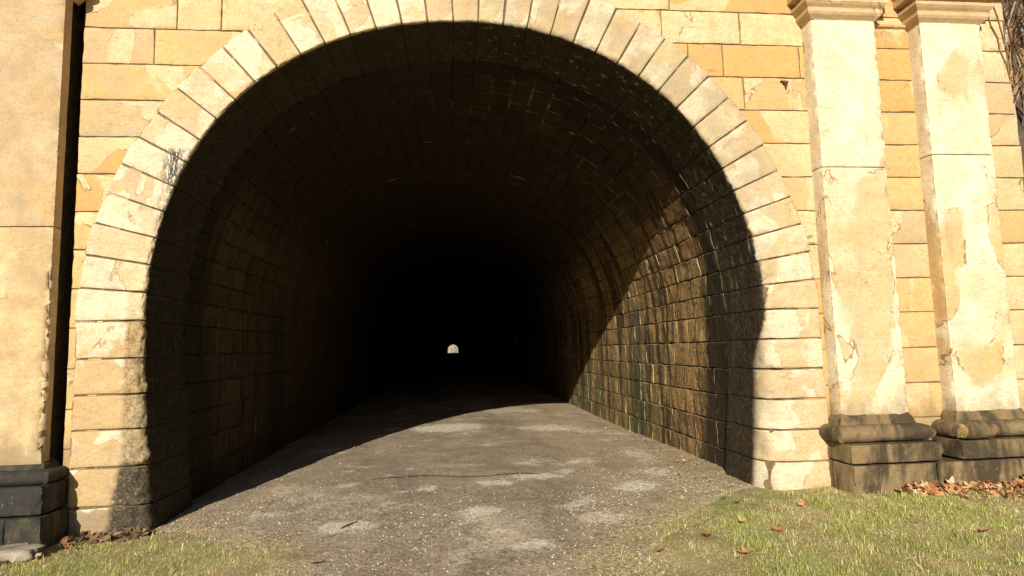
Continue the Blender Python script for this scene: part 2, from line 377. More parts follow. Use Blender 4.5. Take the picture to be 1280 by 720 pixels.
def block(mb, S, ua, ub, va, vb, cell=.09, gap=.006, e=.008, d=.014, bulge=0.0, rough=.002, rsc=6, tint=(.5, .4, .3), seed=None, uedge=True, vedge=True, rag=0.0, keep=None):
    seed = random.random() if seed is None else seed
    nu = max(2, int(abs(ub-ua)/cell)); nv = max(2, int(abs(vb-va)/cell))
    U, du, eu = lines(ua, ub, nu, gap, e, uedge); Vv, dv, ev = lines(va, vb, nv, gap, e, vedge)
    UU, VV = np.meshgrid(U, Vv, indexing='ij')
    D = np.maximum(du[:, None], dv[None, :]); E = np.maximum(eu[:, None], ev[None, :])
    P, N = S(UU, VV)
    if rag:
        q = nz(P+seed*9, 4.5, .5, 3)*rag
        mu = (UU-(ua+ub)/2)/(abs(ub-ua)/2); mv = (VV-(va+vb)/2)/(abs(vb-va)/2)
        UU = UU-np.sign(mu)*np.abs(mu)**8*np.abs(q); VV = VV-np.sign(mv)*np.abs(mv)**8*np.abs(q)
        P, N = S(UU, VV)
    su = np.sin(PI*np.clip((UU-ua)/(ub-ua), 0, 1)); sv = np.sin(PI*np.clip((VV-va)/(vb-va), 0, 1))
    h = bulge*np.clip(su*sv, 0, 1)**.45
    if rough: h = h+rough*nz(P+seed*13, rsc, .55, 4)*(1-.6*E)
    P = P+N*(h-D*d)[..., None]
    if keep is None: mb.grid(P, tint, seed, E)
    else:
        m = keep(P); mb.grid(P, tint, seed, E)
        nf = (P.shape[0]-1)*(P.shape[1]-1); cell_keep = (m[:-1, :-1]&m[1:, :-1]&m[:-1, 1:]&m[1:, 1:]).reshape(-1)
        f = mb.f[-nf:]; del mb.f[-nf:]; del mb.smooth[-nf:]
        f = [q for q, ok in zip(f, cell_keep) if ok]; mb.f += f; mb.smooth += [True]*len(f)

# ------------------------------------------------------------------ materials
M_wall = mat_stone('ashlar sandstone', patch=.565, pscale=1.15, amount=.62, outline=.7)
M_shaft = mat_stone('pilaster sandstone', patch=.44, pscale=.9, cream=(.80, .72, .54), amount=.92, outline=.75, soft=.085)
M_shaftl = mat_stone('mottled pilaster sandstone', patch=.60, pscale=.9, cream=(.66, .55, .38), amount=.5, outline=.3, mott=.75)
M_ring = mat_ring()
M_line = mat_lining()
M_pl = mat_plinth('plinth stone', .55)
M_roll = mat_plinth('base roll stone', .47)
M_pl2 = mat_plinth('blackened plinth stone', .62, True)
M_mort = mat_plain('mortar', (.12, .08, .04), (.20, .14, .075), 14)
M_road = mat_road(); M_soil = mat_soil()
M_grass = mat_attr('grass blades', .7, None, var=.1)
M_stone2 = mat_attr('loose stones', .9, 40)
M_leaf = mat_attr('dry leaves', .75, 30)
M_bark = mat_plain('bark', (.10, .085, .07), (.24, .21, .18), 6, z=.25)
M_twig = mat_plain('dead stems', (.13, .08, .04), (.30, .19, .10), 9)
M_rust = mat_plain('rusty iron', (.06, .03, .015), (.16, .07, .03), 30)
M_rock = mat_plain('mossy rock', (.05, .06, .02), (.20, .17, .12), 4)
M_slab = mat_plain('slab stone', (.17, .15, .12), (.32, .28, .22), 7, bump=.5)
M_hill = mat_plain('hillside earth', (.06, .045, .03), (.16, .11, .07), 1.3, bump=.8, bd=.2)
M_crack = mat_plain('crack dirt', (.02, .015, .01), (.05, .035, .025), 20)

# ------------------------------------------------------------------ tints
CREAM = (.61, .51, .31); TAN = (.57, .40, .185); ORANGE = (.60, .345, .12); PINK = (.59, .42, .26); GREYT = (.44, .37, .24)
def jit(c, a=.06):
    k = 1+random.uniform(-a, a); return tuple(min(.9, v*k*(1+random.uniform(-.02, .02))) for v in c)

# ------------------------------------------------------------------ portal
portal = empty('tunnel_portal', (CX, .4, 0), label='large golden sandstone tunnel entrance with a round arch ring and tall flat pilasters', category='tunnel portal')
XL, XR, ZT = -6.2, 6.56, 7.1
def Swall(u, v): return np.stack([u, np.zeros_like(u), v], -1), np.broadcast_to(np.array([0., -1, 0]), u.shape+(3,))
zs = [-.3, .38, .76, 1.13, 1.51, 1.90, 2.28, 2.66, 3.04, 3.42, 3.80, 4.18, 4.56, 4.94, 5.32, 5.70]
def outside(P):
    dx = P[..., 0]-CX; z = P[..., 2]
    r = np.where(z > ZC, np.sqrt(dx**2+(z-ZC)**2), np.abs(dx)); return (r > R0+.34)
known = {4.94: [(-2.77, ORANGE), (-2.33, ORANGE), (-1.2, TAN), (.9, 0), (1.75, TAN), (2.36, TAN), (3.27, CREAM)],
         4.56: [(-2.98, PINK), (-1.9, CREAM), (2.1, 0), (2.65, CREAM), (3.05, ORANGE), (3.95, CREAM)],
         4.18: [(-2.2, TAN), (2.6, 0), (3.27, CREAM)], 3.80: [(-2.2, TAN), (3.0, 0)],
         3.42: [(-2.5, ORANGE)], 3.04: [(-2.5, ORANGE)]}
def wall_tint(xc, z0):
    if 4.7 < xc < 5.4:
        return {4.94: ORANGE, 4.56: ORANGE, 4.18: ORANGE, 3.80: TAN, 3.42: TAN, 3.04: TAN, 2.66: GREYT, 2.28: PINK}.get(z0, random.choice([TAN, ORANGE]))
    if xc > 5.9: return {3.80: GREYT, 4.18: PINK}.get(z0, random.choice([CREAM, CREAM, TAN]))
    if xc < -2.6: return {3.80: GREYT, 3.42: ORANGE, 3.04: ORANGE, 4.94: TAN, 4.56: PINK, 4.18: TAN}.get(z0, TAN)
    if xc > 3.3: return random.choice([TAN, CREAM, ORANGE]) if z0 > 2 else ORANGE
    return random.choice([CREAM, TAN, CREAM, ORANGE])
mb = MB()
for z0, z1 in zip(zs[:-1], zs[1:]):
    xs = [XL]; x = XL
    if z0 in known: mids = [a for a, _ in known[z0]]
    else: mids = []
    base = [-5.1, -4.1]+mids+[4.4, 5.7]
    if z0 not in known:
        base = [-5.1+random.uniform(-.2, .2), -4.1]+[v+random.uniform(-.2, .2) for v in (-1.8, -.4, 1.2, 2.6)]+[4.4, 5.7]
    base = [q_ for q_ in base if not -3.85 < q_ < -3.55]+[-3.80, -3.665]
    xs = [XL]+sorted(base)+[XR+{3.80: .02, 4.18: .0, 3.42: .03, 4.56: -.02, 4.94: -.03}.get(z0, random.uniform(-.02, .02))]
    for a, b in zip(xs[:-1], xs[1:]):
        if b-a < .1 or a == -3.80: continue
        t = jit(wall_tint((a+b)/2, z0))
        cellw = .06 if (-4 < a < 4.3) else .1
        block(mb, Swall, a, b, z0, z1, cell=cellw, gap=.003, e=.007, d=.010, rough=.005, rsc=3.5, tint=t, keep=outside, rag=.012)
# right return of the wall
def Send(u, v): return np.stack([np.full_like(u, XR-.01), u, v], -1), np.broadcast_to(np.array([1., 0, 0]), u.shape+(3,))
for z0, z1 in zip(zs[:-1], zs[1:]):
    block(mb, Send, .0, .8, z0, z1, gap=.004, rough=.005, tint=jit(TAN))
face = mb.build('ashlar_wall', M_wall, portal)
# mortar core behind the face blocks
mb = MB()
def gridwall(mb, y, xs, zs_, flip=False):
    X, Z = np.meshgrid(xs, zs_, indexing='ij'); P = np.stack([X, np.full_like(X, y), Z], -1)
    m = outside(P) & ~((P[..., 0] > -3.81) & (P[..., 0] < -3.655) & (y < .5)); mb.grid(P, (.3, .2, .1), .5)
    nf = (P.shape[0]-1)*(P.shape[1]-1); ck = (m[:-1, :-1]&m[1:, :-1]&m[:-1, 1:]&m[1:, 1:]).reshape(-1)
    f = mb.f[-nf:]; del mb.f[-nf:]; del mb.smooth[-nf:]; f = [q for q, ok in zip(f, ck) if ok]; mb.f += f; mb.smooth += [False]*len(f)
gridwall(mb, .012, np.unique(np.concatenate([np.linspace(XL, XR-.02, 130), [-3.812, -3.80, -3.665, -3.653]])), np.linspace(-.3, 6.9, 74)); gridwall(mb, .8, np.linspace(XL, XR-.02, 130), np.linspace(-.3, 6.9, 74))
mb.poly([(XL,.012,-.3),(XL,.8,-.3),(XL,.8,6.9),(XL,.012,6.9)], [(0,1,2,3)])
mb.poly([(XR-.02,.012,-.3),(XR-.02,.8,-.3),(XR-.02,.8,6.9),(XR-.02,.012,6.9)], [(0,1,2,3)])
for xx in (-3.806, -3.659): mb.poly([(xx, .004, -.3), (xx, .42, -.3), (xx, .42, 6.9), (xx, .004, 6.9)], [(0, 1, 2, 3)])
mb.poly([(-3.806, .42, -.3), (-3.659, .42, -.3), (-3.659, .42, 6.9), (-3.806, .42, 6.9)], [(0, 1, 2, 3)])
mb.build('mortar_core', M_mort, portal)

# --- arch ring
def ring_map(q, y, kind, v):
    """q: radial offset, kind 'arch' -> v angle; 'L'/'R' -> v height"""
    if kind == 'arch':
        hb = haunch(v); q = hb+q*(RING-hb-.035*np.sin(2*v)**2)/RING
        return np.stack([CX-(R0+q)*np.cos(v), y, ZC+(R0+q)*np.sin(v)], -1), np.stack([-np.cos(v), np.zeros_like(v), np.sin(v)], -1)
    sg = -1 if kind == 'L' else 1
    w = hw(v)*(1-np.clip(q/RING, 0, 1))+R0*np.clip(q/RING, 0, 1)+q
    return np.stack([CX+sg*w, y, v], -1), np.stack([np.full_like(v, sg), np.zeros_like(v), np.zeros_like(v)], -1)
def Sring(kind, rc, rlen=RING):
    def S(u, v):
        rcv = rc
        # u: 0-1 outer side, 1-2 face, 2-3 rounded arris, 3-4 reveal
        q = np.where(u < 1, rlen, np.where(u < 2, rlen+(rcv-rlen)*(u-1), np.where(u < 3, rcv*(1-np.sin(np.clip(u-2, 0, 1)*PI/2)), 0)))
        y = np.where(u < 1, .05-(.05+PROUD)*u, np.where(u < 2, -PROUD, np.where(u < 3, -PROUD+rcv*(1-np.cos(np.clip(u-2, 0, 1)*PI/2)), (rcv-PROUD)+(RDEPTH-rcv+PROUD)*(u-3))))
        nq = np.where(u < 1, 1., np.where(u < 2, 0., np.where(u < 3, -np.sin(np.clip(u-2, 0, 1)*PI/2), -1.)))
        ny = np.where(u < 1, 0., np.where(u < 2, -1., np.where(u < 3, -np.cos(np.clip(u-2, 0, 1)*PI/2), 0.)))
        P, Rd = ring_map(q, y, kind, v)
        N = Rd*nq[..., None]; N[..., 1] += ny
        return P, N
    return S
UR = np.concatenate([[0, .9, 1.0], np.linspace(1.03, 1.97, 12), [2.0], np.linspace(2.15, 2.85, 6), [3.0], np.linspace(3.06, 4, 14)])
def ring_block(name, kind, va, vb, rc, tint, rlen=RING, rough=.005, chip=.0):
    mb = MB(); S = Sring(kind, rc, rlen)
    per = (R0+.3) if kind == 'arch' else 1.0
    g = .003/per; e = random.uniform(.009, .018)/per
    V, dv, ev = lines(va, vb, 9, g, e)
    UU, VV = np.meshgrid(UR, V, indexing='ij')
    if kind != 'arch' or True:
        rg = nz(np.stack([UU*.4, VV*per*3, np.full_like(UU, random.random()*50)], -1), 2.0, .5, 3)*.010/per
        mu = (VV-(va+vb)/2)/((vb-va)/2); VV = VV-np.sign(mu)*np.abs(mu)**6*np.abs(rg)
    P, N = S(UU, VV); seed = random.random()
    on_corner = np.clip(1-np.abs(UU-2.4)/1.1, 0, 1)
    du = np.exp(-((UU-1)/.05)**2)*.006
    h = rough*nz(P+seed*13, 5, .5, 4) + chip*on_corner*nz(P*np.array([1, 1, 1.])+seed*7, 9, .4, 5) + .008*(UU > 3.02)*nz(P+seed, 7, .5, 4)
    dep = dv[None, :]*np.where(UU < 3, random.uniform(.016, .028), .004)+du
    P = P+N*(h-dep)[..., None]
    mb.grid(P, tint, seed, np.broadcast_to(ev[None, :], UU.shape).copy())
    return mb.build(name, M_ring, portal)
for i in range(NV):
    a, b = PI*i/NV, PI*(i+1)/NV; mid = (a+b)/2
    t = jit(random.choice([CREAM, (.66, .56, .38), (.62, .53, .37), (.56, .46, .30), (.60, .46, .30)]), .10)
    right = mid > PI/2; low = abs(mid-PI/2)/(PI/2)
    rc = .022+.02*low**3+(.03 if right else 0)+(.03*low**3 if right else 0)
    ja = lambda q: 0 if q in (0, NV) else math.sin(q*12.9898)*.0045
    ring_block('voussoir', 'arch', a+ja(i), b+ja(i+1), rc, t, RING+random.uniform(-.012, .014), .005, .012+.02*low**4)
jz = {'L': [-.35, .22, .58, .93, 1.26, 1.60, 1.93+.03], 'R': [-.35, .35, .68, 1.0, 1.32, 1.64, 1.96]}
for kind in 'LR':
    z_ = jz[kind]
    for i in range(6):
        lo = 1-(z_[i]+z_[i+1])/2/ZC
        rc = (.05+.08*lo) if kind == 'L' else (.12+.17*lo)
        t = jit((.53, .40, .23) if kind == 'L' else (.60, .49, .31), .05)
        ring_block('pier_block', kind, z_[i], z_[i+1], rc, t, RING-.01+(.03 if (kind == 'R') else 0)-(.02*i/6 if kind == 'R' else 0), .006, .035 if kind == 'L' else .02)
# mortar bed inside the ring joints (set back behind the blocks)
mb = MB()
for kind, vs in (('L', np.linspace(-.3, ZC, 12)), ('arch', np.linspace(0, PI, 150)), ('R', np.linspace(-.3, ZC, 12))):
    U = np.array([1.0, 1.3, 1.6, 2.0, 2.5, 3.0, 3.5, 4.0]); UU, VV = np.meshgrid(U, vs, indexing='ij')
    S = Sring(kind, .06 if kind == 'arch' else .22); P, N = S(UU, VV); P = P-N*.022
    mb.grid(P, (.2, .13, .07), .5)
mb.build('ring_mortar', M_mort, portal)

# --- pilasters
def Upath(x0, x1, yf, yb=0.01, rc=.012):
    """front outline of a pilaster: left return, front, right return"""
    L = yb-yf; Wd = x1-x0
    def S(u, v, pr=0.0):
        # u in [0,L] left side, [L,L+W] front, [L+W, 2L+W] right side
        a = u < L; c = u > L+Wd
        x = np.where(a, x0, np.where(c, x1, x0+(u-L))); y = np.where(a, yb-u, np.where(c, yf+(u-L-Wd), yf))
        nx = np.where(a, -1., np.where(c, 1., 0.)); ny = np.where(a | c, 0., -1.)
        w1 = np.clip(1-np.abs(u-L)/rc, 0, 1); w2 = np.clip(1-np.abs(u-L-Wd)/rc, 0, 1)
        nx = nx*(1-.0)-w1*.7*(nx > -.5)+w2*.7*(nx < .5); ny = ny-(w1+w2)*.7*(ny > -.5)
        n = np.sqrt(nx**2+ny**2); P = np.stack([x, y, v], -1); N = np.stack([nx/n, ny/n, np.zeros_like(nx)], -1)
        return P, N
    return S, L, Wd
def shaft(x0, x1, z_list, chipR=0.0, tints=None, parent=None, yb=.01):
    mb = MB(); yf = -.18 if yb > 0 else -.205; S, L, Wd = Upath(x0, x1, yf, yb)
    if yb < 0:
        mb.box((x0+.09, yb-.02, z_list[0]), (x1-.10, .01, z_list[-1]), tints[0]); mb.poly([(x0+.006, yb, z_list[0]), (x1-.006, yb, z_list[0]), (x1-.006, yb, z_list[-1]), (x0+.006, yb, z_list[-1])], [(0, 3, 2, 1)], tints[0])
    U = np.concatenate([np.linspace(0, L-.012, 5), [L-.004, L, L+.004], np.linspace(L+.012, L+Wd-.012, 16), [L+Wd-.004, L+Wd, L+Wd+.004], np.linspace(L+Wd+.012, 2*L+Wd, 5)])
    for i, (z0, z1) in enumerate(zip(z_list[:-1], z_list[1:])):
        V, dv, ev = lines(z0, z1, int((z1-z0)/.035), .004, .008)
        UU, VV = np.meshgrid(U, V, indexing='ij'); P, N = S(UU, VV); seed = random.random()
        cl = np.exp(-((UU-L)/.022)**2)+np.exp(-((UU-L-Wd)/.022)**2)
        h = .004*nz(P+seed*9, 2.5, .5, 4)-cl*np.abs(nz(P*np.array([1, 1, .9])+seed*5, 6, .4, 5))*.018-cl*.004
        h -= np.exp(-((UU-L-Wd)/.035)**2)*np.clip((2.7-VV)*chipR, 0, chipR)*np.clip(nz(P+3.3, 5, .4, 5)+.45, 0, 1)
        P = P+N*(h-dv[None, :]*.012)[..., None]
        mb.grid(P, jit(tints[i]), seed, np.broadcast_to(ev[None, :], UU.shape).copy())
    return mb
def mould(mb, prof, x0, x1, y0, tint, seed, yb=.0, rgh=.003, nx=14, rows=None):
    """profile [(projection, z)] swept round left return, front and right return with mitres"""
    for (pa, za), (pb, zb) in zip(prof[:-1], prof[1:]):
        pass
    pr = np.array(prof); n = len(pr)
    st = []
    for t in np.linspace(0, 1, 4): st.append(('L', t))
    for t in np.linspace(0, 1, nx): st.append(('F', t))
    for t in np.linspace(0, 1, 4): st.append(('R', t))
    P = np.zeros((len(st), n, 3))
    for i, (s_, t) in enumerate(st):
        p = pr[:, 0]
        if s_ == 'L': P[i, :, 0] = x0-p; P[i, :, 1] = yb+(y0-p-yb)*t
        elif s_ == 'F': P[i, :, 0] = (x0-p)+(x1-x0+2*p)*t; P[i, :, 1] = y0-p
        else: P[i, :, 0] = x1+p; P[i, :, 1] = (y0-p)+(yb-(y0-p))*t
        P[i, :, 2] = pr[:, 1]
    P[..., 1] -= rgh*nz(P+seed, 6, .5, 4); P[..., 2] += rgh*.7*nz(P+seed+7, 5, .5, 3)
    mb.grid(P[::-1] if False else P, tint, seed, smooth=False)
capprof = [(.0, 5.16), (.012, 5.172), (.045, 5.20), (.06, 5.225), (.06, 5.228), (.062, 5.262), (.055, 5.266), (.058, 5.275), (.085, 5.30), (.105, 5.325), (.105, 5.36), (.09, 5.365), (.06, 5.37), (.06, 5.375), (.06, 5.41), (.15, 5.425), (.15, 5.50), (.17, 5.53), (.17, 5.60), (-.1, 5.60)]
def base_parts(x0, x1, pil, mt, broken=False, px0=None, px1=None, left=False):
    mb = MB(); z0 = .56 if not left else .49; dz = 0 if not left else -.115; s = random.random(); t = jit((.40, .30, .18))
    # fillet above the roll
    mould(mb, [(-.02, .86+dz*1.4), (.0, .83+dz*1.3), (.025, .79+dz*1.15), (.035, .75+dz), (.04, .735+dz), (.03, .73+dz)], x0, x1, -.18, t, s, rgh=.006)
    mb.build('base_fillet', mt, pil)
    mb = MB(); r = .5*(.735+dz-z0); zc_ = z0+r
    prof = [(.045+(.115 if not left else .085)*math.cos(a), zc_+r*math.sin(a)) for a in np.linspace(PI/2, -PI/2, 11)]
    prof = [(-.05, prof[0][1])]+prof+[(-.05, z0)]
    mould(mb, prof, x0-(.0), x1, -.18, t, s+.3, rgh=.009, nx=24)
    for i in range(len(mb.smooth)): mb.smooth[i] = True
    tor = mb.build('base_roll', mt, pil)
    return tor
def plinth(x0, x1, yf, z0, z1, mt, parent, name='plinth_course', joints=(), rough=.012, yb=0.0, rcc=.03):
    mb = MB(); S, L, Wd = Upath(x0, x1, yf, yb, rcc)
    cuts = [0]+[L+(j-x0) for j in joints]+[2*L+Wd]
    for a, b in zip(cuts[:-1], cuts[1:]):
        t = jit((.40, .31, .19), .12)
        base_u = np.unique(np.concatenate([np.linspace(a+.012, b-.012, max(4, int((b-a)/.05))), [v for v in (L-.02, L-.006, L, L+.006, L+.02, L+Wd-.02, L+Wd, L+Wd+.02) if a+.014 < v < b-.014]]))
        U = np.concatenate([[a+.002, a+.006], base_u, [b-.006, b-.002]]); du = np.zeros(len(U)); 
        if a > 0: du[0] = 1; du[1] = .4
        if b < 2*L+Wd-.001: du[-1] = 1; du[-2] = .4
        V, dv, ev = lines(z0, z1, max(3, int((z1-z0)/.04)), .006, .014)
        UU, VV = np.meshgrid(U, V, indexing='ij'); P, N = S(UU, VV); seed = random.random()
        D = np.maximum(du[:, None], dv[None, :])
        cl = np.exp(-((UU-L)/.04)**2)+np.exp(-((UU-L-Wd)/.04)**2)
        h = rough*nz(P+seed*9, 4, .5, 5)-cl*(.01+np.abs(nz(P+seed*4, 5, .4, 4))*.04)
        P = P+N*(h-D*.022)[..., None]; mb.grid(P, t, seed, D.copy())
    # top
    mb.poly([(x0+.01, yf+.012, z1-.012), (x1-.01, yf+.012, z1-.012), (x1-.01, yb, z1-.012), (x0+.01, yb, z1-.012)], [(0, 1, 2, 3)], (.36, .28, .17))
    return mb.build(name, mt, parent)
ST = (.60, .49, .30); ST2 = (.58, .44, .23)
def pilaster(x0, x1, zl, tints, chipR=0.0, left=False, lab=None):
    mbx = shaft(x0, x1, zl, chipR, tints, yb=-.095 if left else .01)
    p = mbx.build('pilaster', M_shaftl if left else M_shaft, portal)
    if lab: p['label'] = lab
    m2 = MB(); mould(m2, capprof, x0, x1, -.18, (.56, .42, .26), random.random(), rgh=.002)
    m2.build('capital', M_wall, p)
    base_parts(x0, x1, p, M_pl2 if left else M_roll, left=left)
    return p
p1 = pilaster(4.0, 4.76, [.80, 3.48, 5.18], [ST, ST])
p2 = pilaster(5.30, 6.05, [.80, 3.63, 5.18], [ST2, ST])
p0 = pilaster(-4.50, -3.72, [.66, 2.85, 5.18], [(.60, .49, .30), (.47, .39, .27)], chipR=.045, left=True, lab='pilaster with a badly chipped right edge and blackened base')
p00 = pilaster(-5.80, -5.04, [.66, 2.85, 5.18], [ST2, ST], left=True)
plinth(3.93, 4.93, -.40, .37, .565, M_pl, p1); plinth(5.13, 6.24, -.40, .37, .565, M_pl, p2)
pc = plinth(3.93, 6.70, -.415, -.3, .365, M_pl, portal, 'plinth', joints=(4.84, 5.75), rough=.016)
plinth(-4.70, -3.60, -.37, .25, .50, M_pl2, p0); plinth(-6.0, -4.86, -.40, .25, .50, M_pl2, p00)
plinth(-6.2, -3.57, -.415, -.3, .245, M_pl2, portal, 'plinth', joints=(-4.9, -3.86), rough=.016)
# pale broken end of the roll under the right-hand pilaster
mb = MB(); c0 = Vector((5.20, -.345, .652)); pts = [c0+Vector((t, 0, 0)) for t in (0, .02, .1, .3)]
mb.tube(pts, [.072, .084, .086, .08], 16, (.35, .26, .15), .3, cap=False)
ringp = [(c0.x-.004+.006*math.sin(3*a), c0.y+.074*math.cos(a), c0.z+.074*math.sin(a)) for a in np.linspace(0, 2*PI, 17)[:-1]]
mb.build('broken_roll', M_roll, p2)
mb = MB(); mb.poly(ringp+[(c0.x-.012, c0.y, c0.z)], [(i, (i+1) % 16, 16) for i in range(16)], (.62, .45, .17), .2, True)
mb.build('fresh_break', mat_plain('fresh stone break', (.42, .28, .09), (.62, .47, .2), 22), p2)
# --- entablature (mostly above the picture)
mb = MB()
def strip(mb, prof, x0, x1, y0, tint, seg=1.2):
    mould(mb, prof, x0, x1, y0, tint, random.random(), rgh=.003, nx=26)
strip(mb, [(.0, 5.60), (.0, 5.62), (.14, 5.63), (.14, 5.82), (.16, 5.83), (.16, 6.05), (.20, 6.10), (-.1, 6.11)], XL, XR, -.05, TAN)
strip(mb, [(-.04, 6.11), (-.04, 6.48), (.30, 6.52), (.32, 6.62), (.42, 6.72), (.42, 6.78), (-.4, 6.80)], XL, XR, -.05, CREAM)
mb.build('entablature', M_wall, portal)
mb = MB()
def Spar(u, v): return np.stack([u, np.full_like(u, -.03), v], -1), np.broadcast_to(np.array([0., -1, 0]), u.shape+(3,))
for i in range(12): block(mb, Spar, XL+i*1.063, XL+(i+1)*1.063, 6.78, 7.25, cell=.2, tint=jit(TAN))
mb.box((XL, -.02, 6.7), (XR, .78, 7.24), TAN, .3)
mb.build('parapet', M_wall, portal)
# thin string course between the capitals
for xa, xb in ((4.78, 5.28),):
    mb = MB(); mould(mb, [(0, 5.175), (.03, 5.19), (.035, 5.215), (0, 5.235)], xa, xb, .0, (.55, .33, .16), random.random(), yb=.005, rgh=.002)
    mb.build('string_course', M_wall, portal)
# rusty pin under a joint
mb = MB(); mb.tube([(3.74, .02, 4.50), (3.74, -.03, 4.50), (3.75, -.045, 4.485), (3.75, -.04, 4.44)], [.016, .018, .016, .008], 8)
mb.tube([(3.70, -.01, 4.515), (3.79, -.014, 4.51)], [.010, .012], 7)
mb.build('iron_pin', M_rust, portal)

# ------------------------------------------------------------------ tunnel lining
lining = empty('tunnel_lining', (CX, 10, 0), label='dark stained stone vault and walls running straight through the hill', category='tunnel')
RL = R0-.004
def Slin(u, v, r=RL):
    """u = depth y, v = arc length from the left foot over the crown to the right foot"""
    A = PI*r; z = np.where(v < ZC, v, np.where(v > ZC+A, ZC*2+A-v, 0)); th = np.clip((v-ZC)/r, 0, PI)
    arch = (v >= ZC) & (v <= ZC+A); left = v < ZC
    r = r+haunch(th)*arch; x = np.where(arch, CX-r*np.cos(th), np.where(left, CX-r, CX+r)); zz = np.where(arch, ZC+r*np.sin(th), z)
    nx = np.where(arch, np.cos(th), np.where(left, 1., -1.)); nzv = np.where(arch, -np.sin(th), 0.)
    return np.stack([x, u, zz], -1), np.stack([nx, np.zeros_like(nx), nzv], -1)
rows = [-.3, .30, .64, .97, 1.30, 1.63, ZC]
A = PI*RL
vr = rows+[ZC+A*(i+1)/NV for i in range(NV)]+[2*ZC+A-z for z in reversed(rows[:-1])]
LT = [(.45, .26, .085), (.52, .31, .10), (.25, .15, .055), (.44, .30, .11), (.35, .165, .055)]
mb = MB()
for i, (v0, v1) in enumerate(zip(vr[:-1], vr[1:])):
    y = RDEPTH; first = True
    while y < 26:
        L_ = random.uniform(.38, .95) if y < 14 else random.uniform(.8, 1.6)
        if first: L_ = random.uniform(.25, .6); first = False
        y1 = y+L_
        right = v0 > ZC+A*.64
        near = y < 13
        mid = (v0+v1)/2
        visible_lit = right and near
        c = .055 if (visible_lit and mid > ZC+A*.72) else (.11 if near else .3)
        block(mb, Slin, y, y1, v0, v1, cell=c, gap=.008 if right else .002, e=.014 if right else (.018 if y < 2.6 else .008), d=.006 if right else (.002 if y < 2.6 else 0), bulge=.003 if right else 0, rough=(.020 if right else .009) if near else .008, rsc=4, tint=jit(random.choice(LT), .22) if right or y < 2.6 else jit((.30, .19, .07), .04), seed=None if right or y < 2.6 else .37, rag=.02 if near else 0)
        y = y1
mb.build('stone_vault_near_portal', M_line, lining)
mb = MB()
vv = np.concatenate([np.linspace(-.3, ZC, 6), np.linspace(ZC, ZC+A, 40)[1:], np.linspace(ZC+A, 2*ZC+A+.3, 6)[1:]])
for (ya, yb_, n, dr) in ((RDEPTH-.05, 26, 10, .03), (25.9, LEN, 60, 0)):
    U = np.linspace(ya, yb_, n); UU, VV = np.meshgrid(U, vv, indexing='ij'); P, N = Slin(UU, VV); P = P-N*dr
    mb.grid(P, (.16, .11, .05), .4, smooth=True)
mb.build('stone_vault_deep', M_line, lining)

# ------------------------------------------------------------------ ground
def gh(x, y):
    r = np.sqrt(np.clip(x, -3.4, 3.4)**2)
    crown = 0.10*(1-(np.clip(np.abs(x-.2), 0, 3.2)/3.2)**2)*np.clip((y+3)/4, 0, 1)
    left = -.03*np.clip((-x-1.5)/2, 0, 1)
    right = .10*np.clip((x-1.5)/2.5, 0, 1)*np.clip(1-(y-2)/4, 0, 1)
    return crown+left+right-.01
def sheet(mb, xs, ys, dz, fn=None, tint=(.3, .25, .15)):
    X, Y = np.meshgrid(xs, ys, indexing='ij'); Z = gh(X, Y)+dz
    if fn is not None: Z = Z+fn(X, Y)
    mb.grid(np.stack([X, Y, Z], -1), tint, .5)
mb = MB()
def axis(parts): return np.unique(np.concatenate([np.arange(a, b, s) for a, b, s in parts]))
xs = axis([(-600, -60, 60), (-60, -9, 3), (-9, 9, .15), (9, 60, 3), (60, 601, 60)]); ys = axis([(-600, -60, 60), (-60, -6, 3), (-6, 14, .15), (14, 60, 4), (60, 800, 30)])
def bumps(X, Y):
    P = np.stack([X, Y, np.zeros_like(X)], -1); near = (np.abs(X) < 10) & (Y < 15) & (Y > -8)
    return np.where(near, .014*nz(P, .9, .5, 4)-.002-.03*((np.abs(X) < 3.1) & (Y > .3)), -.03)
sheet(mb, xs, ys, -.004, bumps); mb.build('ground', M_soil, None, kind='structure')
# path: full width inside, narrowing outside to a ragged track
mb = MB()
ysr = axis([(-30, -5, 1.), (-5, 14, .08), (14, 30, 1.), (30, 420, 10)])
def edgeL(y):
    b = np.interp(y, [-30, -4, -1.9, -.9, -.15, .15, 500], [-.95, -1.0, -1.25, -1.6, -2.55, -3.25, -3.3])
    n = np.array([noise.fractal(Vector((5, v*1.6, 0)), .5, 2, 4) for v in y]); return b+n*.14*(y < .1)
def edgeR(y):
    b = np.interp(y, [-30, -4, -1.9, -.9, .05, .3, 500], [1.3, 1.15, 1.35, 1.9, 2.95, 3.5, 3.6])
    n = np.array([noise.fractal(Vector((9, v*1.6, 3)), .5, 2, 4) for v in y]); return b+n*.16*(y < .1)
T = np.concatenate([[0, .01], np.linspace(.03, .97, 60), [.99, 1]])
el, er = edgeL(ysr), edgeR(ysr)
X = el[None, :]+(er-el)[None, :]*T[:, None]; Y = np.broadcast_to(ysr[None, :], X.shape)
P2 = np.stack([X, Y, np.zeros_like(X)], -1)
Z = gh(X, Y)+.002+.014*nz(P2, .9, .5, 4)
Z[0] -= .05; Z[-1] -= .05; Z[1] -= .008; Z[-2] -= .008
pale = np.zeros_like(X)
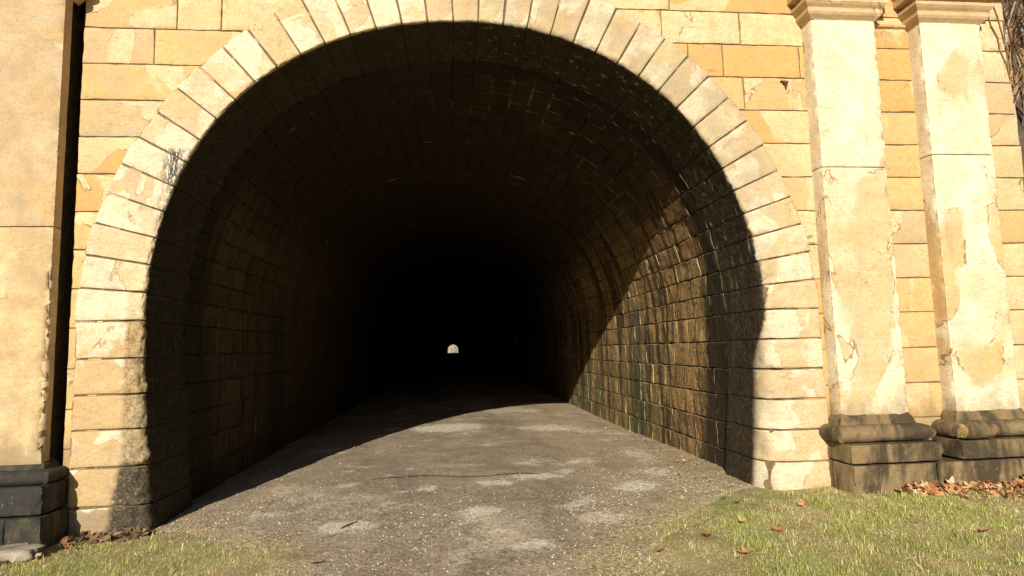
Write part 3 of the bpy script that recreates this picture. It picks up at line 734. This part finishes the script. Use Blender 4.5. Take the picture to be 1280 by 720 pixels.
for (a, b_, sx, sy, w_) in [(-.1, 6.0, .9, .75, .9), (1.75, 5.6, .75, .6, .75), (.45, .85, .30, .16, .85), (1.0, 1.15, .35, .2, .9), (-.3, .75, .16, .14, .8), (-.62, .7, .1, .12, .7), (-1.2, 1.2, .25, .15, .6), (-1.0, -.45, .42, .28, .75), (.25, -.25, .25, .2, .7),
        (2.0, .45, .35, .3, .8), (1.7, 2.0, .3, .4, .6), (1.35, 1.4, .18, .25, .7), (1.4, -.6, .35, .3, .7), (.6, -1.2, .3, .3, .55), (2.6, 2.2, .3, .9, .6), (2.4, 1.1, .4, .4, .6), (-2.0, 4.1, .4, .5, .5), (-.2, -.2, .2, .15, .5)]:
    pale = np.maximum(pale, w_*np.exp(-((X-a)/sx)**2-((Y-b_)/sy)**2))
dr = er[None, :]-X; dl = X-el[None, :]
edg = np.maximum(np.clip(1-dr/1.2, 0, 1)*np.clip((3.2-Y)/2, 0, 1), np.clip(1-dl/.7, 0, 1)*np.clip((1.5-Y)/1.0, 0, 1))
mb.grid(np.stack([X, Y, Z], -1), (.3, .25, .2), .5, edge=edg); mb.t[-1][:, 3] = pale.reshape(-1); road = mb.build('gravel_path', M_road, None, kind='structure')
rx, ry = X, Y
def road_z(x, y): return float(gh(np.float64(x), np.float64(y)))+.002+.014*noise.fractal(Vector((x*.9, y*.9, 0)), .5, 2, 4)
def in_road(x, y): return np.interp(y, ysr, el) < x < np.interp(y, ysr, er)
def ground_z(x, y):
    return road_z(x, y) if in_road(x, y) else float(gh(np.float64(x), np.float64(y)))-.006+.014*noise.fractal(Vector((x*.9, y*.9, 0)), .5, 2, 4)
# crack across the path
mb = MB(); cp = [(-.99, 1.39), (-.75, 1.405), (-.5, 1.40), (-.27, 1.38), (-.05, 1.30), (.12, 1.22), (.39, 1.17), (.62, 1.25), (.85, 1.27), (1.03, 1.23)]
top = []; bot = []
for i in range(46):
    t = i/45*(len(cp)-1); j = min(int(t), len(cp)-2); f = t-j
    x = cp[j][0]*(1-f)+cp[j+1][0]*f; y = cp[j][1]*(1-f)+cp[j+1][1]*f+.015*noise.noise(Vector((i*.4, 0, 0)))
    w = .010+.018*abs(noise.noise(Vector((i*.5, 3, 0))))+.022*math.exp(-((x-.9)/.12)**2)
    w *= min(1, (46-i)/4, (i+1)/6)
    z = road_z(x, y)+.006; bot.append((x, y-w/2, z)); top.append((x, y+w/2, z+.004))
mb.grid(np.array([bot, top]).transpose(1, 0, 2), (.1, .1, .1), .5)
for (a0, b0, a1, b1, w_) in ((-1.02, -.52, -.90, -.30, .022), (-1.08, -1.36, -.98, -1.33, .03)):
    tp_, bt_ = [], []
    for i in range(8):
        t = i/7; x = a0+(a1-a0)*t; y = b0+(b1-b0)*t; z = road_z(x, y)+.006; q = w_*math.sin(PI*min(.97, t+.03))**.6*(1+.5*noise.noise(Vector((i*.9, a0, 0)))); bt_.append((x+q/2, y-q/3, z)); tp_.append((x-q/2, y+q/3, z+.002))
    mb.grid(np.array([bt_, tp_]).transpose(1, 0, 2), (.1, .1, .1), .5)
mb.build('road_crack', M_crack, None, kind='structure')

# loose gravel
def stones(n, region, smin, smax, cols, mat, name, label, dens=None):
    mb = MB(); V = []; F = []; Tn = []
    octv = np.array([(1,0,0),(-1,0,0),(0,1,0),(0,-1,0),(0,0,1),(0,0,-1)], float); octf = [(0,2,4),(2,1,4),(1,3,4),(3,0,4),(2,0,5),(1,2,5),(3,1,5),(0,3,5)]
    cnt = 0
    while cnt < n:
        x = random.uniform(region[0], region[1]); y = region[2]+(region[3]-region[2])*random.random()**1.3
        if dens and random.random() > dens(x, y): continue
        s_ = smin+(smax-smin)*random.random()**3
        v = octv*np.array([s_*random.uniform(.7, 1.3), s_*random.uniform(.7, 1.3), s_*random.uniform(.4, .8)])
        a = random.random()*PI; ca, sa = math.cos(a), math.sin(a); tl = random.uniform(-.4, .4)
        v = v@np.array([[ca, sa, 0], [-sa, ca, 0], [0, 0, 1]]).T; v[:, 2] += v[:, 0]*tl
        v += np.array([x, y, ground_z(x, y)+s_*.15]); V.append(v); F += [[q+cnt*6 for q in f] for f in octf]
        c = random.choice(cols); k = random.uniform(.7, 1.15); Tn.append(np.tile([c[0]*k, c[1]*k, c[2]*k, random.random()], (6, 1))); cnt += 1
    mb.v = [np.concatenate(V)]; mb.f = F; mb.t = [np.concatenate(Tn)]; mb.e = [np.zeros(cnt*6)]; mb.n = cnt*6; mb.smooth = [False]*len(F)
    o = mb.build(name, mat); o['kind'] = 'stuff'; o['label'] = label; o['category'] = 'gravel'; return o
GC = [(.50, .43, .34), (.30, .25, .20), (.58, .51, .41), (.18, .14, .10), (.42, .30, .18)]
def gd(x, y):
    e = min(1, max(0, (abs(x-.1)-1.0)/1.6)); c = noise.fractal(Vector((x*1.1, y*1.1, 4)), .5, 2, 3)
    if x > float(np.interp(y, ysr, er))+.15 or x < float(np.interp(y, ysr, el))-.15: return .03
    return max(.04, min(1, (.12+.7*e+(.30 if y < .4 else -.08))*(.6+1.2*c)))*(1 if y < 1.2 else .45)
stones(20000, (-3.4, 3.5, -2.4, 6.5), .003, .013, GC, M_stone2, 'loose_gravel', 'fine loose gravel scattered over the path surface', gd)

# grass
def blades(n, fn, name, mat, h0, h1, w, pal, lab, cat, lean=1.3, flat=False):
    V = np.zeros((n, 5, 3)); Tn = np.zeros((n, 5, 4)); k = 0
    while k < n:
        q = fn()
        if q is None: continue
        x, y, dry = q; z = ground_z(x, y)
        a = random.random()*2*PI; h = h0+(h1-h0)*random.random()**1.4*max(.2, min(2.0, .85+2.2*patchy(x*3, y*3)-.3*dry)); d = Vector((math.cos(a), math.sin(a), 0)); sd = Vector((-d.y, d.x, 0))
        ln = random.uniform(.15, lean+1.6*(dry > .5))*h; ww = w*random.uniform(.6, 1.3)
        if not flat and random.random() < .25+.45*(dry > .6): h_ = h*.35; ln = h*1.6
        elif flat: h_ = h*random.uniform(.02, .25); ln = h
        else: h_ = h
        p = Vector((x, y, z-.003))
        m = p+d*ln*.35+Vector((0, 0, h_*.6)); e = p+d*ln+Vector((0, 0, h_))
        for j, (c, s_) in enumerate(((p, -1), (p, 1), (m, .8), (m, -.8), (e, 0))): V[k, j] = c+sd*ww*.5*s_
        c = pal(dry+(.35 if (ln > h*1.2) else 0)); Tn[k, :, :3] = c; Tn[k, :, 3] = random.random(); k += 1
    mb = MB(); mb.v = [V.reshape(-1, 3)]; mb.t = [Tn.reshape(-1, 4)]; mb.e = [np.zeros(n*5)]; mb.n = n*5
    mb.f = []
    for i in range(n): b = i*5; mb.f += [[b, b+1, b+2, b+3], [b+3, b+2, b+4]]
    mb.smooth = [False]*len(mb.f)
    o = mb.build(name, mat); o['kind'] = 'stuff'; o['label'] = lab; o['category'] = cat; return o
def gpal(dry):
    if random.random() < dry: c = random.choice([(.70, .58, .28), (.60, .47, .20), (.80, .70, .42), (.45, .33, .15)])
    else: c = random.choice([(.26, .34, .055), (.35, .41, .08), (.19, .26, .04), (.44, .45, .13)])
    k = random.uniform(.75, 1.2); return (c[0]*k, c[1]*k, c[2]*k)
def patchy(x, y): return noise.fractal(Vector((x*1.5, y*1.5, 8)), .5, 2, 4)
def g_right():
    x = random.uniform(1.0, 8.2); y = -3.2+random.random()**.85*3.2
    er_ = np.interp(y, ysr, er); d = x-er_+.45*noise.fractal(Vector((x*1.3, y*1.3, 1)), .5, 2, 3)
    if d < -.15 or (x > 3.85 and y > -.42) or (3.0 < x < 4.1 and y > -.05): return None
    if random.random() > .12+d*1.1: return None
    dry = .85-.60*min(1, max(0, (d-.2)/.7))-1.0*patchy(x, y); dry = max(.18, dry)
    if y > -.6: dry += .15
    return x, y, dry
def g_left():
    x = random.uniform(-6.5, -1.1); y = random.uniform(-3.2, .0)
    el_ = np.interp(y, ysr, el); d = el_-x+.35*noise.fractal(Vector((x*1.5, y*1.5, 2)), .5, 2, 3)
    if d < -.08 or (x < -3.5 and y > -.42) or (y > -.06): return None
    if random.random() > .15+d*1.5: return None
    return x, y, max(.15, .65-.5*min(1, max(0, d/.6))-.6*patchy(x, y))
blades(150000, g_right, 'grass', M_grass, .008, .046, .0030, gpal, 'short patchy lawn of green and straw blades right of the path', 'grass')
blades(46000, g_left, 'grass', M_grass, .010, .048, .0032, gpal, 'short green and brown grass left of the path before the dark pier', 'grass')
def straw_at():
    if random.random() < .65:
        x = random.uniform(.8, 3.3); y = random.uniform(-2.4, 3.2)
        b = np.interp(y, [-2.4, -.9, .05, 1, 3.2], [1.1, 1.5, 2.4, 2.9, 3.15])
        if random.random() > math.exp(-((x-b-.15)/.7)**2): return None
    else:
        x = random.uniform(-3.3, -1.0); y = random.uniform(-1.6, .9)
        b = np.interp(y, [-1.6, -.9, 0, .9], [-1.3, -1.7, -2.5, -2.9])
        if random.random() > math.exp(-((x-b)/.35)**2): return None
    if patchy(x*1.5, y*1.5) < -.22: return None
    return x, y, 1
blades(34000, straw_at, 'straw_litter', M_grass, .02, .07, .0035, lambda d: random.choice([(.68, .54, .29), (.55, .40, .20), (.34, .21, .11), (.80, .70, .46), (.62, .48, .25)]), 'thin dry straw strewn along the path edges', 'straw', flat=True)

# leaves ------------------------------------------------------------
def leaf_geo(s_, curl, lobes=5):
    n = 20; V = []
    for i in range(n):
        a = 2*PI*i/n; r = s_*(.50+.50*abs(math.cos(a*lobes/2))**.8)*(1.25 if i == 0 else 1)*random.uniform(.88, 1.1)
        x, y = r*math.cos(a), r*math.sin(a)*.75; V.append((x, y, curl*(y/s_)**2*s_+curl*.6*s_*(x/s_)**2*(1 if i % 2 else .6)))
    V.append((0, 0, 0)); return np.array(V), [(i, (i+1) % n, n) for i in range(n)]
LC = [(.50, .24, .10), (.42, .18, .07), (.62, .36, .18), (.30, .14, .07), (.58, .42, .26)]
def place_leaf(V, p, rz, tilt, ta):
    m = Matrix.Rotation(rz, 3, 'Z')@Matrix.Rotation(tilt, 3, 'X')@Matrix.Rotation(ta, 3, 'Y'); return V@np.array(m).T+np.array(p)
sp4_ = None
def leaf_pile(n, spot, name, label, cols):
    mb = MB()
    for i in range(n):
        x, y, hgt = spot(); V, F = leaf_geo(random.uniform(.018, .070)*(.38 if spot is sp4_ else 1), random.uniform(.3, 1.3)*random.choice((-1, 1, 1)), random.choice((3, 5, 5)))
        V = place_leaf(V, (x, y, max(ground_z(x, y)+.02, ground_z(x, y)+.012+hgt*random.random())), random.random()*6, random.uniform(-.8, .8), random.uniform(-.8, .8))
        mb.poly(V, F, jit(random.choice(cols), .25), random.random(), True)
    o = mb.build(name, M_leaf); o['kind'] = 'stuff'; o['label'] = label; o['category'] = 'leaf litter'
def sp1():
    x = 4.35+random.random()**.7*3.0; k = .10 if x < 5.2 else .20; d = abs(random.gauss(0, k)); return x, -.445-d, max(0, .09-d*.4)
leaf_pile(820, sp1, 'leaf_litter', 'drift of orange brown dead leaves banked against the right plinth', LC)
def sp2(): return -3.62+random.gauss(0, .13), -.50+random.gauss(0, .09)-.10, .04
leaf_pile(10, sp2, 'leaf_litter', 'rusty dead leaves heaped by the slab at the left plinth', LC)
def sp3(): x = random.uniform(-3.5, -2.85); return x, -.16+random.gauss(0, .05)+.05*(x+3.5), .03
leaf_pile(70, sp3, 'leaf_litter', 'dark brown crumpled leaves at the foot of the left pier', [(.16, .09, .045), (.24, .15, .08), (.12, .07, .04)])
def sp4():
    y = random.uniform(-.3, 5.5); return float(np.interp(y, [-.3, .3, 1, 5.5], [2.9, 3.0, 3.1, 3.22]))-abs(random.gauss(0, .28))*(1.3 if y < 1.5 else .5), y, .005
sp4_ = sp4
leaf_pile(170, sp4, 'leaf_litter', 'crumbs of dead leaves and bark strewn along the foot of the sunlit inner wall', [(.36, .24, .12), (.24, .15, .08), (.46, .35, .20)])
lg = 'single dead leaves lying on the right lawn'
leafpos = [(2.02, -1.30, 0.068, 'curled orange leaf on the lawn near the path, bottom centre right'), (2.62, -1.32, 0.057, 'orange leaf furthest right of the three together on the lawn'), (2.45, -1.05, 0.061, 'flat wide brown leaf in the middle of the lawn leaves'),
           (2.15, -1.72, 0.068, 'orange leaf nearest the camera beside a green tuft'), (3.22, -.72, 0.068, 'upright reddish leaf standing in the grass below the ring foot'), (4.05, -1.75, 0.054, 'lone small orange leaf on the right part of the lawn'),
           (2.70, -.45, 0.043, 'small brown leaf at the back of the lawn by the pier'), (1.55, -1.55, 0.047, 'small brown leaf on straw at the edge of the path')]
for i, (x, y, s_, lab) in enumerate(leafpos):
    mb = MB(); V, F = leaf_geo(s_*.88, .95); up = 'upright' in lab
    V = place_leaf(V, (0, 0, 0), random.random()*6, 1.2 if up else random.uniform(-.3, .3), random.uniform(-.3, .3))
    mb.poly(V, F, jit(random.choice(LC[:3]), .1), random.random(), True)
    o = mb.build('fallen_leaf', M_leaf); o.location = (x, y, ground_z(x, y)+(.045 if up else .028)); o['label'] = lab; o['category'] = 'leaf'; o['group'] = lg

# slab at left, rocks --------------------------------------------------
def rock(name, loc, size, mat, lab, cat, seed, flat=1.0, group=None):
    import bmesh
    bm = bmesh.new(); bmesh.ops.create_icosphere(bm, subdivisions=4, radius=1)
    for v in bm.verts:
        p = v.co.copy(); q = Vector((max(-.72, min(.72, p.x)), max(-.7, min(.7, p.y)), max(-.6, min(.6, p.z))))
        q *= 1+.22*noise.fractal(p*1.4+Vector((seed, 0, 0)), .6, 2, 4)
        v.co = Vector((q.x*size[0], q.y*size[1], q.z*size[2]))
    V = [tuple(v.co) for v in bm.verts]; F = [[v.index for v in f.verts] for f in bm.faces]; bm.free()
    mb = MB(); mb.poly(V, F, (.3, .28, .22), .5, True); o = mb.build(name, mat); o.location = loc; o['label'] = lab; o['category'] = cat
    if group: o['group'] = group
    return o
rock('stone_slab', (-3.78, -.56, .0), (.42, .17, .07), M_slab, 'flat grey stone slab lying on the grass below the black plinth', 'stone', 3.1)

# ------------------------------------------------------------------ hillside behind the wall
mb = MB()
hx = axis([(-90, -12, 4), (-12, 16, .4), (16, 92, 4)]); hy = axis([(.78, .8, .1), (.8, 14, .4), (14, 60, 4), (60, 366, 12)])
X, Y = np.meshgrid(hx, hy, indexing='ij')
def hill_h(X, Y):
    over = 7.0+.45*np.clip(np.minimum(Y-.8, 367-Y), 0, 50)*np.clip((340-Y)/60, 0, 1)
    sideR = np.clip(3.1+.95*(Y-.8)+.42*(X-6.7), 0, 60); sideL = np.clip(2.0+.9*(Y-.8)+.3*(-6.4-X), 0, 60)
    w = np.clip((X-6.9)/2.5, 0, 1); wl = np.clip((-6.6-X)/2.5, 0, 1)
    h = over*(1-w)*(1-wl)+sideR*w+sideL*wl
    h = np.where((X > 6.5), np.minimum(h, np.where(Y < 2.5, 3.4+1.5*(Y-.8)+.42*(X-6.6), 99)), h)
    return np.minimum(h, np.clip(7+(372-Y)*.25, 7, 32))
P3 = np.stack([X, Y, hill_h(X, Y)], -1); P3[..., 2] += .35*nz(P3, .35, .5, 4)
P3[..., 2] = np.where((X > XL-.3) & (X < XR-.1) & (Y < 3), np.clip(P3[..., 2], 5.9, 6.8), P3[..., 2])
mb.grid(P3, (.2, .15, .1), .5)
# skirt down to the ground
for edge in (P3[:, 0], P3[0], P3[-1]):
    if edge is P3[:, 0]: pass
    low = edge.copy(); low[:, 2] = -.5
    if np.allclose(edge[:, 1], edge[0, 1]):
        for sel in (edge[:, 0] > XR-.2, edge[:, 0] < XL+.2):
            e_ = edge[sel]; l_ = low[sel]; l_[:, 1] -= 2.0 if False else 0.0; mb.grid(np.stack([e_, l_], 1), (.2, .15, .1), .5)
    else: mb.grid(np.stack([edge, low], 1), (.2, .15, .1), .5)
mb.build('hillside', M_hill, None, kind='structure')
def hz(x, y):
    p = float(hill_h(np.float64(x), np.float64(y))); return p+.35*noise.fractal(Vector((x*.35, y*.35, p*.35)), .5, 2, 4)
# dry brush on the slope
def brush(n, reg, name, label, cols, h0, h1, seed):
    rnd = random.Random(seed); V = []; F = []; T_ = []; k = 0
    for i in range(n):
        x = rnd.uniform(reg[0], reg[1]); y = rnd.uniform(reg[2], reg[3]); z = hz(x, y)-.05; a = rnd.random()*2*PI; h = rnd.uniform(h0, h1)
        d = np.array([math.cos(a), math.sin(a)-.3, 0]); sd = np.array([-d[1], d[0], 0]); w = rnd.uniform(.006, .022)
        ln = h*rnd.uniform(.2, .9); p = np.array([x, y, z]); c = rnd.choice(cols); kk = rnd.uniform(.7, 1.2); vs = []
        for t in (0, .35, .65, .9, 1.1):
            q = p+d*ln*t**1.8+np.array([0, 0, h*(t-.38*t**3)]); vs += [q-sd*w*(1.15-t), q+sd*w*(1.15-t)]
        V.append(np.array(vs)); F += [[k+2*j, k+2*j+1, k+2*j+3, k+2*j+2] for j in range(4)]; T_.append(np.tile([c[0]*kk, c[1]*kk, c[2]*kk, .5], (10, 1))); k += 10
    mb = MB(); mb.v = [np.concatenate(V)]; mb.f = F; mb.t = [np.concatenate(T_)]; mb.e = [np.zeros(k)]; mb.n = k; mb.smooth = [False]*len(F)
    o = mb.build(name, M_leaf); o['kind'] = 'stuff'; o['label'] = label; o['category'] = 'dry grass'
BC = [(.52, .27, .12), (.36, .20, .10), (.58, .40, .24), (.16, .11, .07), (.42, .36, .30), (.10, .07, .05)]
brush(7000, (6.9, 13.5, 1.0, 8), 'dry_brush', 'tall arching rust brown dead grass on the bank behind the wall end', BC, .5, 1.7, 5)
rock('mossy_rock', (7.35, 1.25, 3.55), (.40, .35, .30), M_rock, 'mossy dark rock jutting beside the right wall end', 'rock', 8.2)

def bare_tree(loc, h, lean, seed, name, lab, r0=.10, group='leafless trees on the hillside', depth=4):
    rnd = random.Random(seed); trunk = MB(); br = MB()
    def grow(p, d, L, r, lev):
        pts = [p]; n = 6 if lev == 0 else 4; dd = d.copy(); kids = []
        for i in range(n):
            dd = (dd+Vector((rnd.uniform(-1, 1), rnd.uniform(-1, 1), rnd.uniform(-.3, .6)))*(.10 if lev == 0 else .20)).normalized()
            pts.append(pts[-1]+dd*L/n); kids.append((pts[-1], dd.copy(), i/n))
        (trunk if lev == 0 else br).tube(pts, [r*(1-.75*i/n) for i in range(n+1)], 8 if lev == 0 else (5 if lev == 1 else 3), cap=False)
        if lev < depth:
            for (q, e, t) in kids:
                if t < .25 and lev == 0: continue
                for _ in range(2 if lev < 3 else 2):
                    a = rnd.random()*2*PI; s_ = Vector((math.cos(a), math.sin(a), .5+rnd.random()*.5)).normalized()
                    grow(q, (e*.5+s_).normalized(), L*rnd.uniform(.35, .55), r*(1-.7*t)*.5, lev+1)
    grow(Vector(loc)-Vector((0, 0, .3)), Vector(lean).normalized(), h, r0, 0)
    t = empty(name, loc, label=lab, category='tree', group=group)
    trunk.build('trunk', M_bark, t); br.build('branches', M_bark, t)
    return t
tp = [(9.6, 4.0, 6, 'slender leafless sapling on the bank nearest the wall end', 3, .05), (11.5, 6.5, 8, 'grey leafless tree on the bank at the far right', 3, .08), (10.4, 5.2, 7, 'thin leaning leafless tree between two others on the bank', 3, .06), (13.4, 8.5, 9, 'tall leafless tree furthest up the bank', 3, .11)]
for i, (x, y, h, lab, dp, r_) in enumerate(tp): bare_tree((x, y, hz(x, y)), h, (random.uniform(-.15, .15), random.uniform(-.2, 0), 1), 20+i, 'leafless_tree', lab, r_, depth=dp)

# vine stem hanging on the right wall margin
mb = MB(); vp = [(6.30, -.012, 5.60), (6.33, -.012, 5.42), (6.36, -.014, 5.25), (6.43, -.012, 5.10), (6.44, -.013, 4.95), (6.50, -.012, 4.80), (6.53, -.012, 4.62), (6.58, -.012, 4.50)]
mb.tube(vp, [.008, .008, .007, .007, .006, .006, .005, .004], 6)
mb.tube([(6.38, -.012, 5.62), (6.46, -.013, 5.35), (6.50, -.013, 5.1), (6.56, -.013, 4.86)], [.007, .006, .006, .004], 6)
for k in range(7):
    p = vp[1+k % 6]; mb.tube([p, (p[0]+random.uniform(-.05, .05), -.03, p[2]+random.uniform(-.05, .03))], [.005, .002], 5)
o = mb.build('vine', M_twig); o['label'] = 'thin bare vine stems clinging to the right margin of the portal wall'; o['category'] = 'vine'

# ------------------------------------------------------------------ the far end
mb = MB(); fy = LEN
ang = np.linspace(0, PI, 30); inner = [(CX-R0, -.3)]+[(CX-R0*math.cos(a), ZC+R0*math.sin(a)) for a in ang]+[(CX+R0, -.3)]
outer = [(-9, -.3)]+[(CX-9*math.cos(a), min(9, ZC+9*math.sin(a))) for a in ang]+[(9, -.3)]
for y in (fy+.01, fy+.8):
    mb.grid(np.array([[(a[0], y, a[1]) for a in inner], [(a[0], y, a[1]) for a in outer]]), (.4, .3, .15), .4, smooth=False)
mb.grid(np.array([[(a[0], fy, a[1]) for a in inner], [(a[0], fy+.8, a[1]) for a in inner]]), (.3, .2, .1), .4)
o = mb.build('far_portal', M_wall); o['label'] = 'small far stone arch where daylight shows at the end of the tunnel'; o['category'] = 'tunnel portal'
mb = MB(); X, Y = np.meshgrid(np.linspace(-70, 70, 50), np.linspace(392, 480, 30), indexing='ij')
Z = np.clip((Y-394)*.45+np.where(X < -1.5, -3.2-(X+1.5)*-.0, 0)*1.0, -.4, 22); Pz = np.stack([X, Y, Z], -1); Pz[..., 2] += .5*nz(Pz, .2, .5, 3)-.2
mb.grid(Pz, (.3, .2, .1), .5); mb.build('far_hillside', mat_plain('pale dry slope', (.26, .18, .11), (.48, .42, .33), .6, bump=.6, bd=.2), None, kind='structure')
bare_tree((-1.15, 390, 0), 11, (.03, 0, 1), 77, 'leafless_tree', 'dark trunk of a leafless tree seen through the far tunnel mouth', .22, None, depth=2)
bare_tree((1.1, 392, 0), 9, (-.05, 0, 1), 78, 'leafless_tree', 'brown trunk right of centre beyond the far tunnel mouth', .3, None, depth=2)
for o in C.objects:
    if o.get('group', 1) is None: del o['group']

# ------------------------------------------------------------------ light, world, camera
sun = bpy.data.lights.new('sun', 'SUN'); sun.energy = 5.0; sun.angle = rad(.5); sun.color = (1.0, .935, .79)
so = bpy.data.objects.new('sun', sun); C.objects.link(so)
d = Vector((math.sin(SUN_AZ)*math.cos(SUN_EL), math.cos(SUN_AZ)*math.cos(SUN_EL), -math.sin(SUN_EL)))
so.rotation_euler = d.to_track_quat('-Z', 'Y').to_euler(); so.location = (-5, -20, 12)
w = bpy.data.worlds.new('World'); bpy.context.scene.world = w; w.use_nodes = True
nt = w.node_tree; sky = nt.nodes.new('ShaderNodeTexSky'); sky.sky_type = 'NISHITA'; sky.sun_disc = False
sky.sun_elevation = SUN_EL; sky.sun_rotation = PI+SUN_AZ
bg = nt.nodes['Background']; bg.inputs['Strength'].default_value = .052; nt.links.new(sky.outputs[0], bg.inputs[0])

yaw, pit, rol = rad(5.7054), rad(5.7582), rad(-1.3834)
f = Vector((math.sin(yaw)*math.cos(pit), math.cos(yaw)*math.cos(pit), math.sin(pit))); r = Vector((math.cos(yaw), -math.sin(yaw), 0)); u = r.cross(f)
r2 = r*math.cos(rol)+u*math.sin(rol); u2 = -r*math.sin(rol)+u*math.cos(rol)
cam = bpy.data.cameras.new('camera'); cam.sensor_width = 36; cam.lens = 756.07/1280*36; cam.clip_start = .05; cam.clip_end = 3000
co = bpy.data.objects.new('camera', cam); C.objects.link(co)
m = Matrix((r2, u2, -f)).transposed().to_4x4(); m.translation = (0, -6.2, 1.6); co.matrix_world = m
sc = bpy.context.scene; sc.camera = co
sc.view_settings.view_transform = 'Standard'; sc.view_settings.look = 'None'; sc.view_settings.exposure = .42; sc.view_settings.gamma = 1
sc.render.engine = 'CYCLES'; sc.cycles.max_bounces = 8; sc.cycles.diffuse_bounces = 5; sc.cycles.use_denoising = True
sc.cycles.caustics_reflective = False; sc.cycles.caustics_refractive = False; sc.cycles.sample_clamp_indirect = 4
